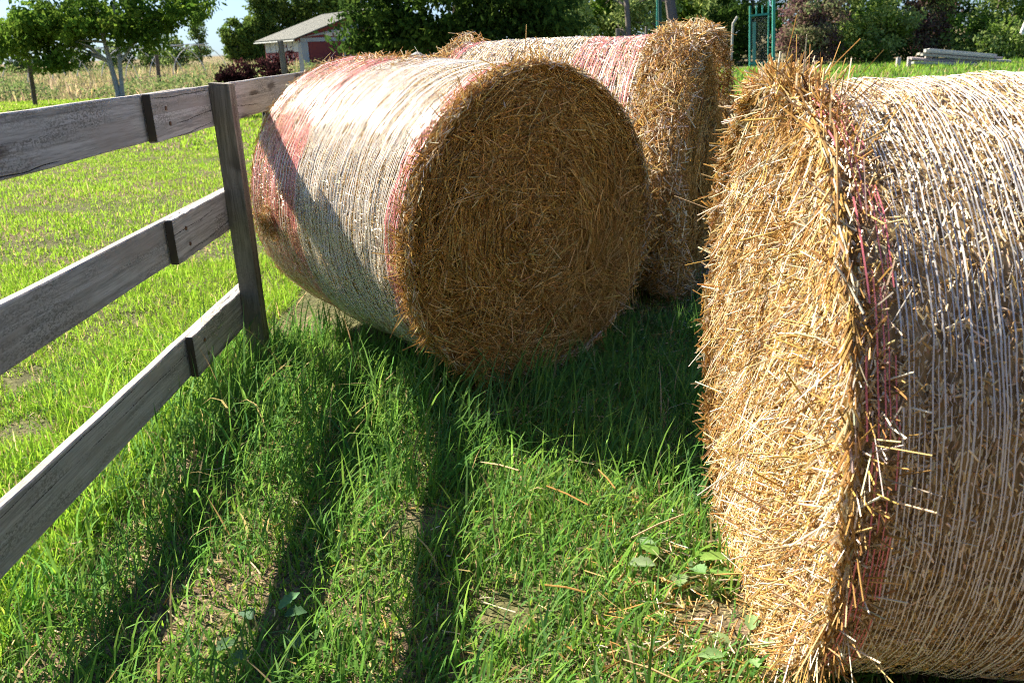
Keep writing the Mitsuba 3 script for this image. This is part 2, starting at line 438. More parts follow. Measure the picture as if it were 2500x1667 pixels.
        b = -s.rdir(th) * (np.cos(ang) ** 2 * L ** 2 / (8 * np.maximum(rr, 0.12)))[:, None] + 0.10 * L[:, None] * r.standard_normal((n, 3)) - A * (L * r.uniform(0, 0.05, n))[:, None]
        m, c_ = straws(c, d, np.tile(A, (n, 1)), L, W, b, pick(cols, n, 0.18, r))
        put(s.key + ('__end_straw'), m, 'straw_mat', color=c_)
        say(s.key + '__end_straw', 'coiled straw stalks of the cut end', kind='stuff')

    def fringe(s, n, l0, l1, h, Lm, Wm, sd=0.5, poke=0.3, cols=STRAW, name='fringe'):
        r = s.r
        th = r.uniform(0, 2 * np.pi, n); f = r.random(n)
        l = l0 + (l1 - l0) * f
        prof = np.sqrt(np.clip(1 - (2 * f - 1) ** 2, 0, 1))
        lumps = meshkit.fbm(np.stack([np.cos(th) * 3, np.sin(th) * 3, l * 6], -1), 3, s.seed + 4)
        o = h * prof * np.clip(lumps * 1.7 - 0.2, 0, 1.3) * r.uniform(0.2, 1, n)
        c = s.F - l[:, None] * s.a + (s.rad(th, np.clip(l, 0, s.L)) - 0.01 + o)[:, None] * s.rdir(th)
        ang = r.normal(0, sd, n)
        d = np.cos(ang)[:, None] * s.tdir(th) + np.sin(ang)[:, None] * s.a + r.normal(0, poke, n)[:, None] * s.rdir(th)
        L = np.clip(r.lognormal(math.log(Lm), 0.45, n), 0.015, 0.25); W = r.uniform(0.6, 1.4, n) * Wm
        b = s.rdir(th) * (-L ** 2 / (8 * s.R))[:, None] + r.normal(0, 0.03, (n, 3)) * L[:, None]
        m, c_ = straws(c, d, s.rdir(th), L, W, b, pick(cols, n, 0.18, r))
        k = put(s.key + '__' + name, m, 'straw_mat', color=c_)
        say(k, 'loose shaggy straw round the rim', kind='stuff')

    def tuft(s, n, t0=np.pi / 2, sd=0.16, l0=-0.03, l1=0.05, rise=0.5, high=0.025):
        r = s.r
        th = t0 + r.normal(0, sd, n)
        c = s.F - r.uniform(l0, l1, n)[:, None] * s.a + (s.rad(th, np.full(n, max(l0, 0))) + r.uniform(-0.01, high, n))[:, None] * s.rdir(th)
        d = s.rdir(th) * r.normal(rise, 0.12 + 0.45 * rise, n)[:, None] + s.tdir(th) * r.normal(0, 0.8, n)[:, None] + s.a * r.normal(0.1, 0.45, n)[:, None]
        L = r.uniform(0.03, 0.11, n)
        m, c_ = straws(c, d, s.rdir(th), L, r.uniform(0.003, 0.0052, n), r.normal(0, 0.06, (n, 3)) * L[:, None], pick(STRAW, n, 0.18, r))
        k = put(s.key + '__tuft', m, 'straw_mat', color=c_)
        say(k, 'tuft of loose straw standing out', kind='stuff')

    def stalk(s, c, d, L, w, col, kink=0.0):
        d = unit(np.asarray(d, float)); c = np.asarray(c, float)
        side = unit(np.cross(d, [0.3, 0.2, 0.9]))
        t = np.array([0, 0.45, 0.5, 0.55, 1.0])
        P = c + d * (t * L)[:, None] + side * (kink * np.abs(t - 0.5) * L)[:, None]
        m = tube(P, np.array([1, 1, 1.12, 1, 0.9]) * w / 2, 5)
        put(s.key + '__stalk', m, 'straw_mat', color=col)


def smoothstep_np(a, b, x):
    t = np.clip((x - a) / (b - a), 0, 1)
    return t * t * (3 - 2 * t)


# front bale
b1 = Bale('straw_bale', 0.13, 3.69, -0.905, 0.700, 1.49, 0.713, 3, 0.03, 0.10, 0.035, 0.075)
say('straw_bale', 'round straw bale beside the fence post, shaded end turned to the camera', 'straw bale', 'round net wrapped straw bales')
b1.core(); b1.chips(52000, 0.013, 0.0042, PALE + CHIP[:2], 0.15, 0.005)
r1 = np.random.default_rng(31)
W1 = np.cumsum(r1.uniform(0.007, 0.012, 160)) + 0.03; W1 = W1[W1 < 1.47]; W1 = W1[((W1 > 0.115) & (W1 < 0.955)) | (np.arange(len(W1)) % 3 == 0)] 
b1.strands('net_white', W1, 'net_white_mat', 0.0034, 0.003, off=0.009, breaks=0.22, label='white net wrap')
b1.lacing('net_lacing', np.arange(0.03, 1.47, 0.012), 'net_white_mat', 0.0014, 0.03, label='zigzag threads of the white net')
R1 = np.concatenate([np.arange(0.035, 0.13, 0.011), np.arange(0.95, 1.06, 0.0085), np.arange(1.06, 1.47, 0.013)])
b1.strands('net_red', R1, 'net_red_mat', 0.0032, 0.004, off=0.0095, breaks=0.28, label='red marker bands of the net')
b1.end(19000, 0.135, 0.0040, cols=SHADED_BROWN, spread=0.2)
b1.end(2500, 0.085, 0.0042, back=True)
b1.fringe(6500, -0.045, 0.085, 0.028, 0.055, 0.0042)
b1.fringe(1600, 1.44, 1.52, 0.03, 0.05, 0.0042)

b1.tuft(420, np.pi / 2 + 0.1, 0.12, 0.75, 1.3, 0.1, 0.02)
b1.tuft(260, np.pi * 1.03, 0.05, 1.22, 1.30, 0.3, 0.05)

# near bale on the right
b2 = Bale('straw_bale_001', 0.634, 1.985, math.pi - 0.065, 0.708, 1.48, 0.688, 8, -0.02, 0.055, squash=0.0)
say('straw_bale_001', 'nearest round straw bale at the right edge, its golden end lit by the sun', 'straw bale', 'round net wrapped straw bales')
b2.core(); b2.chips(56000, 0.012, 0.0032, CHIP + PALE[:1], 0.11, 0.0055)
r2 = np.random.default_rng(32)
W2 = np.cumsum(r2.uniform(0.006, 0.012, 160)) + 0.068; W2 = W2[W2 < 1.42]
b2.strands('net_white', W2, 'net_white_mat', 0.0026, 0.006, breaks=0.26, label='white net wrap')
b2.lacing('net_lacing', W2, 'net_white_mat', 0.0016, 0.03, label='zigzag threads of the white net')
b2.strands('net_red', np.arange(0.014, 0.072, 0.009), 'net_red_mat', 0.0030, 0.007, off=0.0075, breaks=0.45, label='red marker band of the net')
b2.end(30000, 0.12, 0.0033, spread=0.40, poke=0.16, depth=0.05, hi=-0.1, hang=0.28)
b2.end(14000, 0.03, 0.0024, spread=0.8, poke=0.35, depth=0.03, cols=STRAW + PALE, hi=0.1)
b2.fringe(3200, -0.01, 0.01, 0.02, 0.06, 0.004, sd=0.35, poke=0.12)
b2.tuft(900)
for t0, sd, n in ((2.4, .12, 260), (2.75, .08, 200), (3.3, .13, 300), (3.75, .1, 240), (4.2, .1, 220), (1.95, .1, 260)):
    b2.tuft(n, t0, sd, -0.03, 0.05, 0.05, 0.03)

# bale behind
b3 = Bale('straw_bale_002', 1.14, 5.16, -0.42, 0.75, 1.5, 0.765, 14, 0.11, 0.08, 0.0, 0.07)
say('straw_bale_002', 'round straw bale standing furthest back, with a high shaggy collar of loose straw', 'straw bale', 'round net wrapped straw bales')
b3.core(); b3.chips(24000, 0.02, 0.005, PALE, 0.13, 0.008)
r3 = np.random.default_rng(33)
W3 = np.cumsum(r3.uniform(0.014, 0.023, 80)) + 0.2; W3 = W3[W3 < 1.42]
b3.strands('net_white', W3, 'net_white_mat', 0.0036, 0.006, breaks=0.22, label='white net wrap')
b3.strands('net_red', np.concatenate([np.arange(0.24, 0.62, 0.014), np.arange(1.36, 1.45, 0.012)]), 'net_red_mat', 0.0036, 0.006, off=0.0075, breaks=0.25, label='red marker bands of the net')
b3.end(9000, 0.08, 0.0048, cols=SHADED_BROWN)
b3.fringe(12000, -0.12, 0.21, 0.14, 0.065, 0.0048, sd=0.8, poke=0.4)
b3.fringe(2500, 1.40, 1.56, 0.09, 0.06, 0.0048, sd=0.8, poke=0.5)

# single stalks standing out of the bales
rs = np.random.default_rng(5)
for b, n, lo, hi, w in ((b2, 50, 0.06, 0.2, 0.0044), (b1, 60, 0.06, 0.18, 0.0044), (b3, 45, 0.06, 0.18, 0.005)):
    for _ in range(n):
        th = rs.uniform(0, 2 * np.pi); rr = b.R * math.sqrt(rs.uniform(0.1, 1)); L = rs.uniform(lo, hi)
        A = np.array([th]); col = pick(STRAW, 1, 0.15, rs)[0]
        if rs.random() < 0.8:
            c = b.face(np.array([rr]), A, -0.02)[0]
            d = b.a * rs.uniform(0.15, 0.9) + b.rdir(A)[0] * rs.normal(0.1, 0.5) + b.tdir(A)[0] * rs.normal(0, 0.7)
        else:
            c = b.barrel(A, np.array([rs.uniform(-0.02, 0.12)]), -0.01)[0]
            d = b.rdir(A)[0] * rs.uniform(0.1, 0.5) + b.a * rs.normal(0.1, 0.4) + b.tdir(A)[0] * rs.normal(0, 0.9)
        if c[2] < 0.12: continue
        b.stalk(c, d, L, w * rs.uniform(0.8, 1.25), col, rs.choice([0, 0, 0.15, 0.5]))

BALES = ((b1, -0.02, 1.44), (b2, -0.03, 1.47), (b3, -0.05, 1.52))


def under_bale(x, y, grow=0.0):
    m = np.zeros(x.shape, bool)
    for b, l0, l1 in BALES:
        dx, dy = x - b.F[0], y - b.F[1]
        l = -(dx * b.a[0] + dy * b.a[1]); s = dx * b.s[0] + dy * b.s[1]
        m |= (l > l0 - grow) & (l < l1 + grow) & (np.abs(s) < 0.34 + grow)
    return m


# ------------------------------------------------------------------ grass
GREEN = [(0.125, 0.30, 0.055), (0.16, 0.35, 0.06), (0.21, 0.40, 0.07), (0.075, 0.20, 0.07), (0.27, 0.44, 0.085), (0.10, 0.25, 0.05), (0.16, 0.31, 0.12)]
YELL = [(0.272, 0.475, 0.043), (0.321, 0.516, 0.050), (0.223, 0.437, 0.039), (0.363, 0.525, 0.073), (0.281, 0.487, 0.048)]
DRY = [(0.5, 0.41, 0.22), (0.6, 0.5, 0.3), (0.42, 0.34, 0.16)]
BARE = np.array([(-2.12, 3.33, .13), (-1.29, 2.92, .06), (-.06, 1.97, .09), (-0.33, 2.45, .10), (0.52, 1.9, .12), (-2.45, 3.9, .12)])


def turf(key, area, x0, x1, y0, y1, hmean, wmean, nseg, cols, label, dry=0.04, hfun=None, keep=None, patch=0.5, seed=1, lean=0.35, curl=0.9, wind=0.0):
    r = np.random.default_rng(seed)
    n = int(area * (x1 - x0) * (y1 - y0))
    # tufts: blades gather round tuft centres
    k = max(1, n // 14)
    cx, cy = r.uniform(x0, x1, k), r.uniform(y0, y1, k)
    t = r.integers(0, k, n); sp = 0.035 * wmean / 0.004
    x, y = cx[t] + r.normal(0, sp, n), cy[t] + r.normal(0, sp, n)
    loose = r.random(n) < 0.35
    x = np.where(loose, r.uniform(x0, x1, n), x); y = np.where(loose, r.uniform(y0, y1, n), y)
    p = np.stack([x, y, 0 * x], -1)
    m = meshkit.fbm(p * 1.7 + 23.4, 3, 3)
    ok = ~under_bale(x, y) & (r.random(n) < np.clip(0.35 + (m - 0.35) * 4 * patch + (1 - patch), 0.3, 1))
    bare = np.ones(n)
    for bx, by, br in BARE:
        bare = np.minimum(bare, np.clip((np.hypot(x - bx, (y - by) * 0.9) / br * (0.7 + 0.6 * meshkit.noise(p * 9, 2)) - 0.55) * 1.3 + 0.2, 0.12, 1))
    ok &= r.random(n) < bare
    if keep is not None: ok &= keep(x, y)
    x, y, t, bare, m = x[ok], y[ok], t[ok], bare[ok], m[ok]
    n = len(x)
    h = hmean * np.clip(r.lognormal(-0.06, 0.35, n), 0.3, 2.1) * (0.6 + 0.8 * np.clip(m * 1.5 - 0.25, 0, 1)) * (0.5 + 0.5 * bare)
    if hfun is not None: h *= hfun(x, y)
    c = pick(cols, n, 0.14, r)
    tone = pick(cols, k, 0.2, r)[t]; c = 0.45 * c + 0.55 * tone
    isdry = r.random(n) < dry
    c[isdry] = pick(DRY, int(isdry.sum()), 0.15, r)
    taz = r.uniform(0, 2 * np.pi, k)[t]
    az = np.where(r.random(n) < wind, r.normal(0.5, 0.7, n), taz + r.normal(0, 1.1, n))
    P = np.stack([x, y, gh(x, y) - 0.005], -1)
    mesh, cc = blades(P, h, wmean * r.uniform(0.55, 1.35, n), az, np.abs(r.normal(0.05, lean, n)), np.abs(r.normal(0, curl, n)), c, nseg)
    put(key, mesh, 'grass_mat', color=cc)
    say(key, label, 'grass', kind='stuff')


tall = lambda x, y: 1.0 + 0.75 * smoothstep_np(2.3, 3.4, y) * smoothstep_np(0.6, -0.4, x) - 0.3 * smoothstep_np(-0.6, 0.5, x) * smoothstep_np(2.3, 1.7, y)
front = lambda x, y: x > -1.5 - 0.3 * rng.random(len(x))
turf('grass', 1500, -1.8, 1.15, 1.2, 4.5, 0.132, 0.0074, 4, GREEN, 'long bright green grass in front of the bales', 0.03, tall, front, 0.6, seed=2, lean=0.4, curl=1.5, wind=0.5)
turf('short_grass', 8000, -2.6, 1.15, 1.2, 4.5, 0.040, 0.0050, 2, GREEN + YELL[:2], 'short undergrowth between the long green blades', 0.14, None, lambda x, y: x > -2.4, 0.4, seed=12, lean=0.6)
turf('grass_001', 1300, 0.1, 3.2, 4.2, 8.5, 0.13, 0.005, 3, GREEN, 'dark shaded grass in the gap between the bales', 0.25, None, None, seed=3)
edge = lambda x, y: 1.0 + 0.9 * smoothstep_np(-2.3, -1.6, x) * smoothstep_np(6.5, 4.5, y)
turf('lawn', 4600, -4.6, -1.4, 1.3, 6.4, 0.052, 0.0050, 3, YELL, 'short sunlit yellow green grass behind the fence rails', 0.07, edge, lambda x, y: (x > -0.75 * y - 0.6) & (x < -1.4), seed=4, lean=0.5, curl=1.2)
turf('lawn_001', 1350, -10.2, -1.2, 6.4, 14.5, 0.048, 0.0085, 2, YELL, 'sunlit pasture grass further behind the fence', 0.09, None, lambda x, y: (x > -0.72 * y - 0.3) & (x < -0.12 * y), seed=5, lean=0.5)
turf('lawn_002', 260, -24, -2, 14.5, 36, 0.07, 0.022, 2, YELL, 'far pasture grass up to the field fence', 0.10, None, lambda x, y: (x > -0.72 * y - 0.3) & (x < -0.16 * y), seed=6, lean=0.5)
turf('lawn_003', 60, 6, 27, 20, 41, 0.16, 0.042, 2, GREEN + YELL, 'rough green grass below the hedge', 0.06, None, lambda x, y: x > 0.2 * y, seed=7, lean=0.4)
WEED = [(0.50, 0.40, 0.28), (0.55, 0.44, 0.33), (0.26, 0.34, 0.13), (0.22, 0.30, 0.12), (0.45, 0.34, 0.25), (0.17, 0.25, 0.09), (0.2, 0.29, 0.1)]
OLD = [(0.36, 0.30, 0.15), (0.42, 0.33, 0.19), (0.22, 0.25, 0.08), (0.16, 0.21, 0.07), (0.33, 0.24, 0.14), (0.12, 0.17, 0.05)]
turf('meadow_grass', 15, -66, -8, 35, 105, 0.42, 0.05, 3, [(0.38, 0.31, 0.215), (0.42, 0.345, 0.255), (0.33, 0.265, 0.18), (0.23, 0.27, 0.11), (0.19, 0.25, 0.09)], 'tall dry brown meadow grass beyond the field fence', 0.2, lambda x, y: 0.75 + 0.5 * smoothstep_np(36, 50, y), lambda x, y: (x > -0.72 * y) & (x < -0.22 * y), seed=8, lean=0.35, curl=0.8)
rw = np.random.default_rng(18)
n = 42000
y = 36 + 66 * rw.random(n) ** 1.5; x = -y * rw.uniform(0.2, 0.72, n)
g = meshkit.fbm(np.stack([x * 0.35, y * 0.22, 0 * x], -1), 3, 4)
ok = g > 0.40; x, y, g = x[ok], y[ok], g[ok]; n = len(x)
m, c_ = leaves(np.stack([x, y, rw.uniform(0.02, 1, n) * (0.2 + 1.1 * np.clip(g - 0.36, 0, 0.5) * 2)], -1), 0.17, pick([(0.17, 0.26, 0.09), (0.22, 0.31, 0.11), (0.14, 0.22, 0.08), (0.30, 0.33, 0.17)], n, 0.15, rw), rw, -0.3, 0.45)
put('meadow_weeds', m, 'leaf_mat', color=c_)
say('meadow_weeds', 'green leafy weeds growing in drifts through the dry meadow grass', 'weeds', kind='stuff')

# straw litter and fallen stalks
rl = np.random.default_rng(41)
x = np.concatenate([rl.normal(0.46, 0.16, 900), rl.uniform(-2.4, 0.7, 800), rl.uniform(0.2, 1.5, 1000), rl.normal(0.0, 0.22, 500)])
y = np.concatenate([rl.normal(1.75, 0.35, 900), rl.uniform(1.3, 3.6, 800), rl.uniform(3.7, 5.0, 1000), rl.normal(3.35, 0.12, 500)])
ok = (y > 1.0) & ~((x > 0.66) & (y < 2.75))
x, y = x[ok], y[ok]; n = len(x)
az = rl.uniform(0, 2 * np.pi, n)
P = np.stack([x, y, gh(x, y) + rl.uniform(0.004, 0.05, n)], -1)
D = np.stack([np.cos(az), np.sin(az), rl.normal(0, 0.25, n)], -1)
L = np.clip(rl.lognormal(math.log(0.035), 0.6, n), 0.01, 0.2)
m, c_ = straws(P, D, np.tile([0, 0, 1.0], (n, 1)), L, rl.uniform(0.002, 0.0055, n), 0.02 * rl.standard_normal((n, 3)) * L[:, None], pick(STRAW + CHIP, n, 0.15, rl))
put('straw_litter', m, 'straw_mat', color=c_)
say('straw_litter', 'scattered straw bits lying in the grass round the bales', 'straw', kind='stuff')
FALLEN = [(-0.06, 2.62, 0.10, -0.6, 0.16), (0.16, 2.42, 0.09, -0.9, 0.2), (-1.28, 1.62, 0.06, -1.0, 0.14), (-0.4, 2.28, 0.07, 1.2, 0.1), (0.3, 1.62, 0.07, 2.6, 0.14), (0.42, 2.2, 0.1, 0.5, 0.2), (0.12, 1.95, 0.07, -0.4, 0.12), (0.3, 2.5, 0.1, 1.9, 0.13)]
FLAB = ['fallen stalk in the middle of the foreground grass, nearest the shaded bale end', 'fallen stalk lying in the grass left of the nearest bale, halfway down it', 'fallen stalk near the bottom left corner below the lowest rail', 'fallen stalk across the dark rail shadow in the middle foreground',
        'fallen stalk at the bottom of the photo, left of the littered soil', 'fallen stalk touching the broad lobed weed by the nearest bale', 'fallen stalk in the lower middle of the foreground grass', 'fallen stalk at the edge of the large shadow in front of the nearest bale']
for k, (fx, fy, fz, a, l) in enumerate(FALLEN):
    d = np.array([math.cos(a), math.sin(a), 0.12]) * l
    p = np.array([fx, fy, fz + 0.02])
    key = put('fallen_stalk', tube([p - d / 2, p, p + d / 2 + [0, 0, -0.01]], [0.0026, 0.003, 0.0026], 5), 'straw_mat', color=pick(CHIP, 1, 0.1, rl)[0])
    say(key, FLAB[k], 'straw stalk', 'fallen straw stalks in the grass')


# broad-leaved weeds in the grass
def leaf_mesh(base, d, up, L, W, curl, lobed):
    d = unit(np.asarray(d, float)); s = unit(np.cross(d, up)); n = np.cross(s, d)
    t = np.linspace(0, 1, 9); v = np.linspace(-1, 1, 5)
    prof = np.sin(np.pi * np.clip(t * 0.94 + 0.05, 0, 1)) ** 0.7 * (1 + lobed * 0.22 * np.sin(t * 27))
    V = [base + d * L * tt + s * W / 2 * prof[k] * vv + n * (0.18 * W * abs(vv) * prof[k] - curl * L * tt * tt) for k, tt in enumerate(t) for vv in v]
    F = [(k * 5 + m, k * 5 + m + 1, k * 5 + m + 6, k * 5 + m + 5) for k in range(8) for m in range(4)]
    return (np.array(V), np.array(F))


def weed(key, x, y, n, L, cols, seed, label):
    r = np.random.default_rng(seed)
    z = float(gh(np.array([x]), np.array([y]))[0])
    for k in range(n):
        a = k * 2.4 + r.uniform(-0.4, 0.4); el = r.uniform(0.25, 1.0)
        d = np.array([math.cos(a) * math.cos(el), math.sin(a) * math.cos(el), math.sin(el)])
        st = np.array([x, y, z]); tip = st + d * r.uniform(0.05, 0.11)
        put(key + '__stem', tube([st, tip], [0.0024, 0.0016], 5), 'leaf_mat', color=(0.14, 0.2, 0.06))
        put(key + '__leaf', leaf_mesh(tip, d * [1, 1, 0.4], np.array([0, 0, 1.0]), L * r.uniform(0.7, 1.15), L * r.uniform(0.55, 0.7), r.uniform(0.1, 0.35), 1.0), 'leaf_mat', smooth=True, color=pick(cols, 1, 0.12, r)[0])
    say(key, label, 'plant')


weed('broadleaf_weed', 0.47, 2.12, 9, 0.075, [(0.24, 0.38, 0.19), (0.29, 0.42, 0.24), (0.22, 0.40, 0.10)], 61, 'broad lobed green weed growing at the foot of the nearest bale')
weed('broadleaf_weed_001', -0.72, 1.93, 6, 0.07, [(0.12, 0.24, 0.13), (0.15, 0.28, 0.16)], 62, 'dark broad leaved weed in the foreground grass, left of the middle')
weed('broadleaf_weed_002', 0.56, 1.72, 5, 0.06, [(0.26, 0.40, 0.18)], 63, 'small round leaved weed in straw litter at the bottom of the nearest bale')

P = np.array([(-2.34, 6, 0), (-2.33, 6.0, 0.45), (-2.27, 6.0, 0.8), (-2.17, 6.0, 1.0)])
put('dry_grass_stem', tube(P, [0.004, 0.0032, 0.0028, 0.002], 5), 'straw_mat', color=(0.7, 0.66, 0.45))
say('dry_grass_stem', 'single tall dry grass stem standing behind the middle rail', 'grass stem')


# ------------------------------------------------------------------ field fence, hoop frame
say('field_fence', 'dark wooden posts with thin wires at the edge of the pasture', 'fence')
FP = [(-16.95, 32.0, 1.68, 0.16), (-17.25, 44.7, 1.86, 0.19), (-21.6, 59.0, 1.35, 0.15)]
for x, y, h, w in FP:
    put('field_fence__post', tube([(x - 0.12, y, -0.2), (x - 0.05, y, h * 0.5), (x, y, h)], [w / 2, w / 2, w / 2 * 0.95], 9), 'plain_mat', smooth=40, color=(0.075, 0.062, 0.05))
for z in (0.6, 1.1, 1.55):
    put('field_fence__wire', tube([(-16.9, 20, z), (-16.98, 32, z), (-17.2, 44.7, z + 0.05), (-21.7, 59, z - 0.1), (-24, 74, z)], 0.006, 4), 'plain_mat', color=(0.2, 0.2, 0.2))
say('hoop_frame', 'bare metal hoops of a polytunnel standing behind the meadow weeds', 'tunnel frame')
for k in range(8):
    cx, cy = -29.5 + k * 1.4, 56 + 0.3 * k
    a = np.linspace(0, math.pi, 15)
    P = np.stack([cx + 1.9 * np.cos(a) * 0.75, cy + 1.9 * np.cos(a) * 0.66, 0.05 + 2.15 * np.sin(a)], -1)
    put('hoop_frame__hoop', tube(P, 0.025, 6), 'plain_mat', smooth=40, color=(0.50, 0.53, 0.55))
put('hoop_frame__ridge_bar', tube([(-29.6, 56, 2.24), (-19.0, 58.3, 2.24)], 0.03, 6), 'plain_mat', color=(0.50, 0.53, 0.55))


# ------------------------------------------------------------------ trees and shrubs
def crown_points(r, ells, n, clump, ncl):
    """Leaf points in clumps spread through ellipsoids (cx, cy, cz, rx, ry, rz, weight)."""
    E = np.array(ells, float); w = E[:, 6] / E[:, 6].sum()
    k = r.choice(len(E), ncl, p=w)
    d = unit(r.standard_normal((ncl, 3))) * (r.random((ncl, 1)) ** 0.45)
    C = E[k, :3] + d * E[k, 3:6]
    t = r.integers(0, ncl, n)
    P = C[t] + unit(r.standard_normal((n, 3))) * (r.random((n, 1)) ** 0.5) * clump * r.uniform(0.6, 1.3, ncl)[t][:, None] * [1, 1, 0.7]
    return C, P, t


def tree(key, label, cat_, stems, ells, n, size, clump, ncl, cols, bark, seed, limbs=14, group=None, droop=0.3, ratio=0.5, zmin=0.05):
    r = np.random.default_rng(seed)
    C, P, t = crown_points(r, ells, n, clump, ncl)
    keep = P[:, 2] > zmin
    c = pick(cols, n, 0.16, r) * (0.6 + 0.4 * 1) * 0.5 + 0.5 * pick(cols, ncl, 0.16, r)[t]
    m, cc = leaves(P[keep], size, c[keep], r, droop, ratio)
    put(key + '__crown', m, 'leaf_mat', color=cc)
    say(key + '__crown', None, kind='stuff')
    parts = []
    for k, (pts, rad) in enumerate(stems):
        put(key + '__trunk', tube(pts, rad, 9), 'plain_mat', smooth=40, color=bark)
    idx = r.choice(len(C), min(limbs, len(C)), replace=False)
    allp = np.array([p for pts, _ in stems for p in pts[1:]])
    for i in idx:
        j = np.argmin(np.linalg.norm(allp - C[i], axis=1) + 2.0 * np.maximum(allp[:, 2] - C[i][2], 0))
        a = allp[j]; mid = 0.5 * (a + C[i]) + [0, 0, 0.12 * np.linalg.norm(C[i] - a)]
        r0 = 0.03 * size / 0.12
        put(key + '__branch', tube([a, mid, C[i]], [r0, r0 * 0.7, r0 * 0.3], 5), 'plain_mat', smooth=60, color=bark)
    say(key, label, cat_, group)


LEAF_SUN = [(0.09, 0.18, 0.026), (0.13, 0.24, 0.033), (0.065, 0.14, 0.026), (0.20, 0.31, 0.045)]
LEAF_DARK = [(0.045, 0.095, 0.022), (0.06, 0.12, 0.024), (0.035, 0.075, 0.022), (0.10, 0.18, 0.03)]
LEAF_PALE = [(0.300, 0.413, 0.163), (0.362, 0.475, 0.175), (0.250, 0.350, 0.138), (0.425, 0.550, 0.175)]
LEAF_FAR = [(0.08, 0.145, 0.032), (0.105, 0.18, 0.038), (0.14, 0.22, 0.05)]
PURPLE = [(0.216, 0.120, 0.138), (0.276, 0.162, 0.162), (0.144, 0.096, 0.108), (0.204, 0.180, 0.132)]

tree('young_tree', 'young tree with two pale smooth trunks and bright leaves in the pasture on the left', 'tree',
     [([(-13.12, 30, -0.1), (-13.1, 30, 0.5), (-13.18, 30, 1.4), (-13.32, 30.1, 2.6), (-13.4, 30.2, 4.5), (-13.6, 30.3, 6.2)], [0.12, 0.09, 0.08, 0.068, 0.05, 0.03]),
      ([(-12.98, 30, -0.1), (-12.95, 30, 0.5), (-12.86, 30, 1.4), (-12.72, 29.9, 2.5), (-12.5, 29.8, 4.3), (-12.2, 29.7, 6.0)], [0.095, 0.075, 0.068, 0.058, 0.045, 0.03])],
     [(-13.2, 30, 4.3, 3.3, 2.8, 1.9, 8), (-13.6, 30, 2.75, 2.9, 1.9, 0.75, 9), (-14.7, 30, 2.6, 1.6, 1.5, 0.75, 4.5), (-15.8, 30, 2.35, 1.4, 1.4, 0.8, 3.6), (-11.0, 30, 3.0, 2.1, 1.7, 0.6, 5), (-12.0, 29.9, 2.3, 1.0, 1.2, 0.5, 2), (-14.7, 29.6, 1.65, 1.2, 1.0, 0.4, 1.6), (-16.8, 30, 2.0, 1.0, 1.0, 0.6, 1.6)],
     17500, 0.20, 0.42, 330, LEAF_SUN, (0.34, 0.35, 0.34), 71, limbs=26, droop=0.7)
put('young_tree__branch', tube([(-13.2, 30, 2.05), (-14.0, 29.9, 2.15), (-14.8, 29.9, 1.85), (-15.9, 29.9, 1.65)], [0.045, 0.04, 0.03, 0.015], 6), 'plain_mat', smooth=60, color=(0.34, 0.35, 0.34))

tree('dark_tree', 'dense dark green tree standing close behind the two rear bales', 'tree',
     [([(-0.9, 20.6, -0.1), (-0.9, 20.6, 1.2), (-0.85, 20.6, 2.8), (-0.9, 20.7, 5.0), (-0.9, 20.7, 6.6)], [0.3, 0.25, 0.2, 0.12, 0.05])],
     [(-0.9, 20.6, 4.2, 2.7, 2.5, 2.7, 10), (-2.6, 20.3, 2.6, 1.05, 1.0, 0.8, 2), (0.5, 20.2, 2.3, 1.3, 1.2, 0.8, 2.5), (-1.0, 19.9, 1.75, 1.8, 1.0, 0.55, 3.5), (-2.5, 20.0, 1.85, 1.1, 0.9, 0.65, 2.5), (0.8, 20.0, 1.75, 1.1, 0.9, 0.6, 2.5)],
     26000, 0.17, 0.42, 340, LEAF_DARK, (0.10, 0.08, 0.06), 72, limbs=18, droop=0.8)

WOOD = [(2.6, 50, 3.0), (5.6, 53, 3.2), (8.2, 51, 2.9), (10.6, 55, 3.4), (13.4, 52, 3.0), (4.2, 62, 3.6), (8.6, 64, 3.8), (13.2, 63, 3.6)]
KINDS = ['pale green woodland tree behind the green pole, at the left end of the row', 'woodland tree with a slim dark trunk between the dark tree and the green pole', 'woodland tree with the thick grey trunk right of the green pole', 'woodland tree behind the shaggy collar of the rear bale', 'woodland tree behind the green gate', 'far woodland tree in the second row, seen left of the green pole', 'far woodland tree in the second row, behind the thick grey trunk', 'far woodland tree in the second row, behind the gate']
for k, (x, y, R) in enumerate(WOOD):
    tr = {1: [([(6.98, 48, -0.1), (6.95, 48, 1.2), (6.8, 48, 3.2), (6.5, 49, 6.0)], [0.17, 0.15, 0.14, 0.1])],
          2: [([(9.5, 48, -0.1), (9.45, 48, 1.4), (9.1, 48, 3.3), (8.7, 49, 6.5)], [0.36, 0.3, 0.27, 0.2])]}.get(k, [([(x, y, -0.1), (x, y, 2), (x + 0.1, y, 4), (x, y, 7)], [0.22, 0.19, 0.15, 0.08])])
    tree('woodland_tree', KINDS[k], 'tree', tr, [(x, y, 5.2, R, 2.2, 3.6, 6), (x, y - 1.0, 2.6, R * 0.85, 1.2, 1.7, 4)], 5200, 0.30, 0.75, 95,
         [LEAF_PALE, LEAF_SUN][k % 2] if k < 5 else LEAF_DARK, (0.13, 0.115, 0.105), 80 + k, limbs=8, group='trees of the wood behind the bales') if k == 0 else tree(
         f'woodland_tree_{k:03d}', KINDS[k], 'tree', tr, [(x, y, 5.2, R, 2.2, 3.6, 6), (x, y - 1.0, 2.6, R * 0.85, 1.2, 1.7, 4)], 5200, 0.30, 0.75, 95,
         [LEAF_PALE, LEAF_SUN][k % 2] if k < 5 else LEAF_DARK, (0.13, 0.115, 0.105), 80 + k, limbs=8, group='trees of the wood behind the bales')


